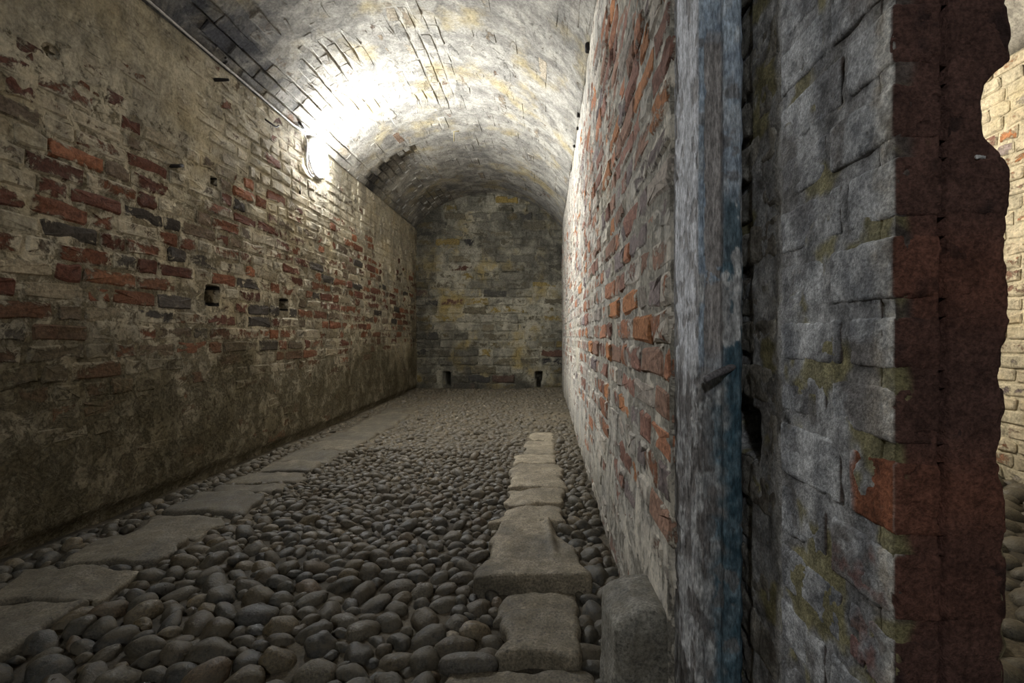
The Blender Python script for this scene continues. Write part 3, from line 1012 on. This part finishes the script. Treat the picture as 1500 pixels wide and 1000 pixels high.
# mortar body: fills the joints, flush and yellowed here and there
for m_lo, m_hi, m_step, m_rnd in (((XJ + 0.0026, YP + 0.021, -0.02), (XE - 0.003, 0.885, ZS + 0.02), 0.0040, 0.001),
                                  ((XJ + 0.0026, YP + 0.0018, 0.08), (XE - 0.003, YP + 0.0235, 1.45), 0.0021, 0.0035)):
    V, F, N = dense_box(m_lo, m_hi, m_step, m_rnd, 0.0, 30, 600, 4)
    V[:, 0] += 0.012 * sstep(0.77, 0.80, V[:, 1]) * (N[:, 0] < -0.5)
    V[:, 0] += 0.05 * sstep(0.748, 0.756, V[:, 1]) * sstep(0.545, 0.56, V[:, 2]) * sstep(0.635, 0.62, V[:, 2]) * (N[:, 0] < -0.5)
    mm = sstep(0.50, 0.95, fbm(V, np.array([10, 16, 16]), 3, 361))
    V = V + N * (((0.0032 * fbm(V, 30, 4, 600) + 0.0030 * mm) * (np.abs(N[:, 1]) < 0.5) + 0.0012 * fbm(V, 60, 3, 601) * (np.abs(N[:, 1]) >= 0.5)))[:, None]
    V[:, 1] += 0.020 * sstep(0.2, 0.55, -N[:, 1]) * np.exp(-((V[:, 0] - crack_x(V[:, 2])) / 0.0036) ** 4)
    V[:, 0] += pier_edge(V[:, 2]) * sstep(XE - 0.05, XE - 0.01, V[:, 0])
    n = fbm(V, 14, 4, 351); n2 = fbm(V, 60, 4, 352)
    lowj = sstep(0.80, 0.66, V[:, 2])
    gm, _ = jamb_cols(V, N, np.array((0.17, 0.16, 0.15)), (0.1, 0.08, 0.07), 0, False)
    col = lerp(gm, (0.25, 0.225, 0.115) * np.ones((len(V), 3)), 0.9 * sstep(0.22, 0.50, n + 0.42 * lowj * sstep(0.69, 0.64, V[:, 1]) + 0.30 * sstep(0.50, 0.475, V[:, 1])))
    col = col * (1 + 0.40 * n2)[:, None]
    col = lerp(col, (0.30, 0.29, 0.27) * np.ones((len(V), 3)), sstep(0.012, 0.004, np.abs(V[:, 1] - 0.687)) * 0.8)
    b = fbm(V, 22, 4, 311)
    fr_ = np.stack([front_tone(z) for z in np.linspace(-0.05, 2.3, 300)])[np.clip(((V[:, 2] + 0.05) / 2.35 * 299).astype(int), 0, 299)]
    isf = sstep(0.4, 0.8, -N[:, 1]) * sstep(XJ + 0.010, XJ + 0.022, V[:, 0] + 0.012 * n)
    yel = sstep(0.30, 0.6, fbm(V, 26, 4, 371)) * sstep(0.905, 0.94, V[:, 2]) * sstep(1.03, 0.99, V[:, 2])
    front = lerp(fr_ * (1 + 0.3 * b)[:, None], (0.16, 0.145, 0.05) * np.ones((len(V), 3)), yel)
    col = lerp(col, front, isf)
    pier_part('mortar', V, F, col)
V, F, N = dense_box((0.4120, YP + 0.0005, 0.9185), (0.4225, YP + 0.012, 0.9225), 0.001, 0.0012, 0.0016, 180, 3)
pier_part('plaster_fleck', V, F, (0.62, 0.62, 0.62))
# ------------------------------------------------------------------ the timber post
prof = np.array([(0.2385, 0.905), (0.2460, 0.850), (0.2526, 0.8045), (0.2540, 0.8012), (0.2575, 0.8000), (0.2632, 0.8002), (0.2645, 0.8105), (0.2910, 0.8105), (0.2950, 0.8090), (0.2972, 0.7990), (0.3035, 0.7958), (0.3130, 0.7950),
                 (0.3225, 0.7962), (0.3285, 0.8020), (0.3297, 0.8150), (0.3297, 0.905)])
seg = np.linalg.norm(np.diff(prof, axis=0), axis=1)
t_ = np.concatenate([[0], np.cumsum(seg)])
fine = np.unique(np.concatenate([np.linspace(0, t_[1], 24), np.linspace(t_[1], t_[-2], 95), np.linspace(t_[-2], t_[-1], 8)]))
PX_, PY_ = np.interp(fine, t_, prof[:, 0]), np.interp(fine, t_, prof[:, 1])
zz = np.concatenate([np.linspace(-0.03, 0.12, 12), np.linspace(0.123, 1.40, 560), np.linspace(1.42, ZS + 0.02, 30)])
nz, np_ = len(zz), len(fine)
Zg, Tg = np.meshgrid(zz, np.arange(np_), indexing='ij')
X0, Y0 = PX_[Tg.ravel()], PY_[Tg.ravel()]
Z0 = Zg.ravel()
nrm = np.gradient(np.column_stack([PX_, PY_]), axis=0)
nrm = np.column_stack([nrm[:, 1], -nrm[:, 0]])
nrm /= np.linalg.norm(nrm, axis=1, keepdims=True)
NN = nrm[Tg.ravel()]
P3 = np.column_stack([X0, Y0, Z0])
tt = fine[Tg.ravel()]
st = P3 * np.array([1, 1, 0.10])
g1 = fbm(st, 260, 4, 501); g2 = fbm(st, 90, 4, 502); f1 = fbm(P3, 26, 5, 503); f2 = fbm(P3, 75, 4, 504); f3 = fbm(P3 * np.array([1, 1, 0.4]), 60, 5, 505)
left = sstep(0.2570, 0.2540, X0)
rec = sstep(0.2610, 0.2655, X0) * sstep(0.2985, 0.2945, X0)
stop = sstep(0.2935, 0.2990, X0)
wood = lerp((0.20, 0.182, 0.170), (0.42, 0.39, 0.375), np.clip(0.5 + 0.45 * g1 + 0.3 * g2, 0, 1))
palep = lerp((0.40, 0.405, 0.425), (0.76, 0.77, 0.81), np.clip(0.55 + 0.5 * g2 + 0.3 * f2, 0, 1))
blue = lerp((0.22, 0.27, 0.335), (0.42, 0.49, 0.56), np.clip(0.5 + 0.7 * f2, 0, 1))
teal = lerp((0.040, 0.080, 0.105), (0.19, 0.26, 0.30), np.clip(0.30 + 0.6 * f1 + 0.4 * f2, 0, 1))
fleck = lerp((0.30, 0.30, 0.30), (0.60, 0.60, 0.59), np.clip(0.5 + f2, 0, 1))
low = sstep(0.74, 0.64, Z0 + 0.05 * f1)
# left face
cl = lerp(palep, wood * 0.75, sstep(0.12, 0.45, f3 + 0.2 * g2) * 0.75)
cl = lerp(cl, lerp(fleck * 0.85, wood * 0.5, sstep(-0.25, 0.25, f3)), low * 0.9)
# front: bare wood in the recess, blue paint kept in places
keep = sstep(1.245, 1.262, Z0 + 0.012 * f1) + sstep(0.012, 0.004, np.abs(Z0 - 0.861 - 0.02 * f1) - 0.003) * sstep(0.0, 0.3, 0.35 + f2)
keep = keep + sstep(0.2685, 0.2660, X0 + 0.004 * f1 + 0.0025 * f2) + sstep(0.25, 0.5, f1) * low
keep = np.clip(keep + 0.9 * (1 - rec), 0, 1)
dk = sstep(1.02, 0.93, Z0 + 0.06 * f1 + 0.0)
paint = lerp(blue, teal, dk * sstep(0.285, 0.300, X0 + 0.010 * f1) + 0.0)
paint = lerp(paint, fleck, sstep(0.22, 0.42, f3) * (0.35 + 0.6 * dk) * sstep(0.69, 0.60, np.abs(Z0 - 0.5) * 0 + 0.5))
lowmix = lerp(lerp(fleck * 0.8, wood * 0.55, sstep(-0.05, 0.3, f3)), teal, sstep(0.275, 0.300, X0 + 0.020 * f1))
paint = lerp(paint, lowmix, low)
paint = lerp(paint, wood * 0.55, sstep(0.33, 0.5, f1) * sstep(1.262, 1.24, Z0) * 0.7)
barew = wood * (1 - 0.35 * sstep(1.19, 1.24, Z0))[:, None]
cf = lerp(barew, paint, np.clip(keep + low, 0, 1))
col = lerp(cf, cl, left)
hgt = 0.0016 * np.clip(keep, 0, 1) * (1 - left) + 0.0006 * g1 + 0.0011 * f3 + 0.0016 * f1 * (0.4 + low)
hgt = hgt - 0.004 * low * sstep(0.1, 0.6, f1) - 0.002 * left * sstep(0.1, 0.45, f3)
wave = np.column_stack([0.0022 * fbm(np.column_stack([Z0 * 0, Z0 * 0, Z0]), 3.0, 3, 511), 0 * Z0, 0 * Z0])
ragged = -0.0016 * (0.5 + fbm(np.column_stack([Z0 * 0, Z0 * 0, Z0]), 35, 4, 512)) * sstep(0.320, 0.329, X0)
V = P3 + np.column_stack([NN * hgt[:, None], 0 * Z0]) + wave
V[:, 0] += ragged
F = grid_faces(nz, np_)[:, ::-1]
post_loc = np.array((0.285, 0.85, 0.0))
idx = np.arange(nz * np_).reshape(nz, np_)
back = np.stack([idx[:-1, -1], idx[1:, -1], idx[1:, 0], idx[:-1, 0]], 1)[:, ::-1]
post = mesh('door_post', V - post_loc, np.vstack([F, back[:, ::-1]]), M_POST, None, tuple(post_loc), col, 0.0)
tag(post, 'weathered timber door post with flaking blue-grey paint at the wall end', 'door post')
pg = [(0.322, 0.806, 0.700), (0.310, 0.797, 0.6965), (0.295, 0.786, 0.6925), (0.275, 0.775, 0.6865), (0.2560, 0.766, 0.6795), (0.2545, 0.7655, 0.6788)]
V, F = tube(pg, [0.0058, 0.0062, 0.0062, 0.0064, 0.0058, 0.004], 14)
V = V + (0.0007 * fbm(V, 160, 3, 4))[:, None]
tag(mesh('iron_peg', V - post_loc, F, M_PEG, post), 'iron peg driven into the post')

# guard stone at the foot of the post
V, F, N = dense_box((-0.062, -0.10, 0), (0.062, 0.10, 0.215), 0.006, 0.022, 0.0065, 16, 700, 5,
                    lambda V: np.column_stack([V[:, 0] * (1 + 0.22 * (0.2 - V[:, 2])) + 0.05 * (V[:, 2] - 0.1) * 0.35, V[:, 1], V[:, 2] - 0.10 * V[:, 1] - 0.35 * np.clip(-V[:, 0] - 0.01, 0, 1)]))
n = fbm(V, 14, 4, 701); n2 = fbm(V, 60, 4, 702)
col = lerp((0.085, 0.078, 0.062), (0.30, 0.285, 0.245), np.clip(0.3 + 0.5 * n + 0.35 * sstep(-0.02, -0.055, V[:, 0]), 0, 1)) * (1 + 0.35 * n2)[:, None]  # left side painted lighter, as if lit by the lamp
V[:, 2] = np.where(V[:, 2] < 0.01, V[:, 2] - 0.03, V[:, 2])
tag(mesh('guard_stone', V, F, M_FLAG, None, (0.190, 1.000, 0.0), col, 0.0), 'rough upright stone block at the foot of the timber post', 'stone')


# ------------------------------------------------------------------ wall lamp, added fill lamps and cable
def lamp(loc, axis, rad, mat, label, rz=0.0):
    """round bulkhead fitting on a wall: axis = +1 faces +X"""
    root = tag(empty('bulkhead_lamp', loc), label, 'lamp')
    root.rotation_euler = (0, 0, rz)

    def lathe(profile, name, m, seg=40):
        V, F = [], []
        for r, h in profile:
            for k in range(seg):
                t = 2 * math.pi * k / seg
                V.append((axis * h, r * math.cos(t), r * math.sin(t)))
        n = len(profile)
        for i in range(n - 1):
            for k in range(seg):
                F.append((i * seg + k, i * seg + (k + 1) % seg, (i + 1) * seg + (k + 1) % seg, (i + 1) * seg + k))
        F.append(tuple(range(seg)))
        F.append(tuple((n - 1) * seg + k for k in range(seg)))
        return mesh(name, V, F, m, root)
    lathe([(rad * 0.90, -0.03), (rad * 1.0, 0.0), (rad * 1.0, 0.022), (rad * 0.95, 0.030), (rad * 0.90, 0.030)], 'base_ring', M_CABLE)
    dome = [(rad * 0.93 * math.cos(a), 0.029 + 0.040 * math.sin(a)) for a in np.linspace(0, math.pi / 2 - 0.03, 9)]
    lathe(dome, 'diffuser', mat)
    return root


LY, LZ = lw(459, 232)
lamp((XL + 0.012, LY, LZ), 1, 0.150, M_DIFF, 'lit round white bulkhead lamp high on the olive brick wall')
lamp((-0.45, YF + 0.01, 2.15), 1, 0.13, M_FILL_PASSAGE, 'added fill lamp, unseen, on the passage wall behind the viewpoint', math.pi / 2)  # added out of view to brighten the pier and post
lamp((XE + 0.01, 3.2, 2.0), 1, 0.13, M_FILL_NEXT, 'added fill lamp, unseen, in the neighbouring tunnel')  # added out of view to brighten the wall past the pier
rngK = random.Random(3)
path = [(XL + 0.022 + 0.003 * math.sin(y * 7), y, ZS + 0.004 + 0.004 * math.sin(y * 3.1 + 1)) for y in np.linspace(0.95, 3.36, 60)]
path += [(XL + 0.03, *lw(x, y)) for x, y in ((437, 190), (440, 197), (443, 206), (444, 216), (443, 228), (443, 240), (445, 249), (449, 256), (453, 258))]
V, F = tube(path, 0.0062, 8)
tag(mesh('cable', V, F, M_CABLE), 'thin pale electric cable along the springing, looping down to the bulkhead lamp', 'cable')


# ------------------------------------------------------------------ iron odds and ends
def iron(name, pts, r, label, cat, seg=7, mat=None):
    P = np.array(pts, float)
    o = P[0].copy()
    V, F = tube(P - o, r, seg)
    tag(mesh(name, V, F, mat or M_IRON, None, tuple(o)), label, cat)


def lwp(x, y, out=0.0):
    Y, Z = lw(x, y)
    return np.array((XL + out, Y, Z))


p = lwp(312, 117, -0.02)
iron('iron_spike', [p, p + (0.05, 0, 0), p + (0.105, 0.0, 0.0)], [0.010, 0.010, 0.007], 'straight iron spike sticking out just below the cable', 'spike')
p = lwp(385, 172, -0.02)
iron('iron_hook', [p + (0, 0, 0), p + (0.035, 0.0, -0.012), p + (0.05, 0.03, -0.022), p + (0.055, 0.09, -0.022), p + (0.053, 0.12, 0.0)], 0.006, 'curved iron hook under the cable, between the spike and the lamp', 'hook')
p = lwp(431, 178, -0.02)
iron('iron_hook', [p, p + (0.04, 0, 0.004), p + (0.06, 0, -0.01), p + (0.065, 0.03, -0.03), p + (0.062, 0.06, -0.03)], 0.009, 'short iron hook at the springing just above the lamp', 'hook')
p = lwp(322, 86, -0.02)
iron('iron_ring', [p + (0.03 + 0.022 * math.cos(t), 0.012 * t / 6, 0.022 * math.sin(t)) for t in np.linspace(0, 6.0, 16)], 0.006, 'small rusty iron ring on the vault above the cable', 'ring')
p = lwp(251, 243, -0.015)
iron('iron_nail', [p, p + (0.04, 0, 0.0), p + (0.045, 0.03, 0.012)], 0.009, 'bent nail in the olive brick wall, left of the small round hole', 'nail')
p = lwp(437, 272, -0.015)
iron('iron_nail', [p, p + (0.025, 0, 0.0), p + (0.028, 0.0, -0.06)], 0.006, 'nail hanging down from the wall just below the lamp', 'nail')
for (x, y, s), lab in zip(((866, 70, 0.020), (850, 168, 0.014), (848, 188, 0.010), (843, 214, 0.010), (834, 262, 0.011)),
                          ('largest iron stub at the springing of the pale wall, nearest the viewpoint', 'second iron stub along the springing of the pale wall',
                           'third iron stub along the springing of the pale wall', 'fourth iron stub along the springing of the pale wall', 'farthest iron stub along the springing of the pale wall')):
    Y = XR * F_PX / (x - VPX)
    Z = EYE + (VPY - y) * Y / F_PX
    V, F, N = dense_box((-1.2 * s, -s, -s), (1.0 * s, s, s), s / 3, s * 0.3, s * 0.25, 30, int(x))
    tag(mesh('iron_stub', V, F, M_IRON, None, (XR - 0.006, Y, Z), (0, 0, 0), 0.0), lab, 'iron stub')
# straw-coloured wire hanging from the crown
Yw = 4.6
Xw, Zw = (665 - VPX) * Yw / F_PX, None
Zw = arch_z + math.sqrt(arch_r ** 2 - (Xw - arch_x) ** 2)
iron('bent_wire', [(Xw + 0.05, Yw, Zw - 0.01), (Xw, Yw, Zw - 0.015), (Xw, Yw, Zw - 0.11)], 0.004, 'short bent straw-coloured wire hanging from the vault', 'wire', mat=plain_mat('straw_wire', (0.35, 0.28, 0.12), 0.7))
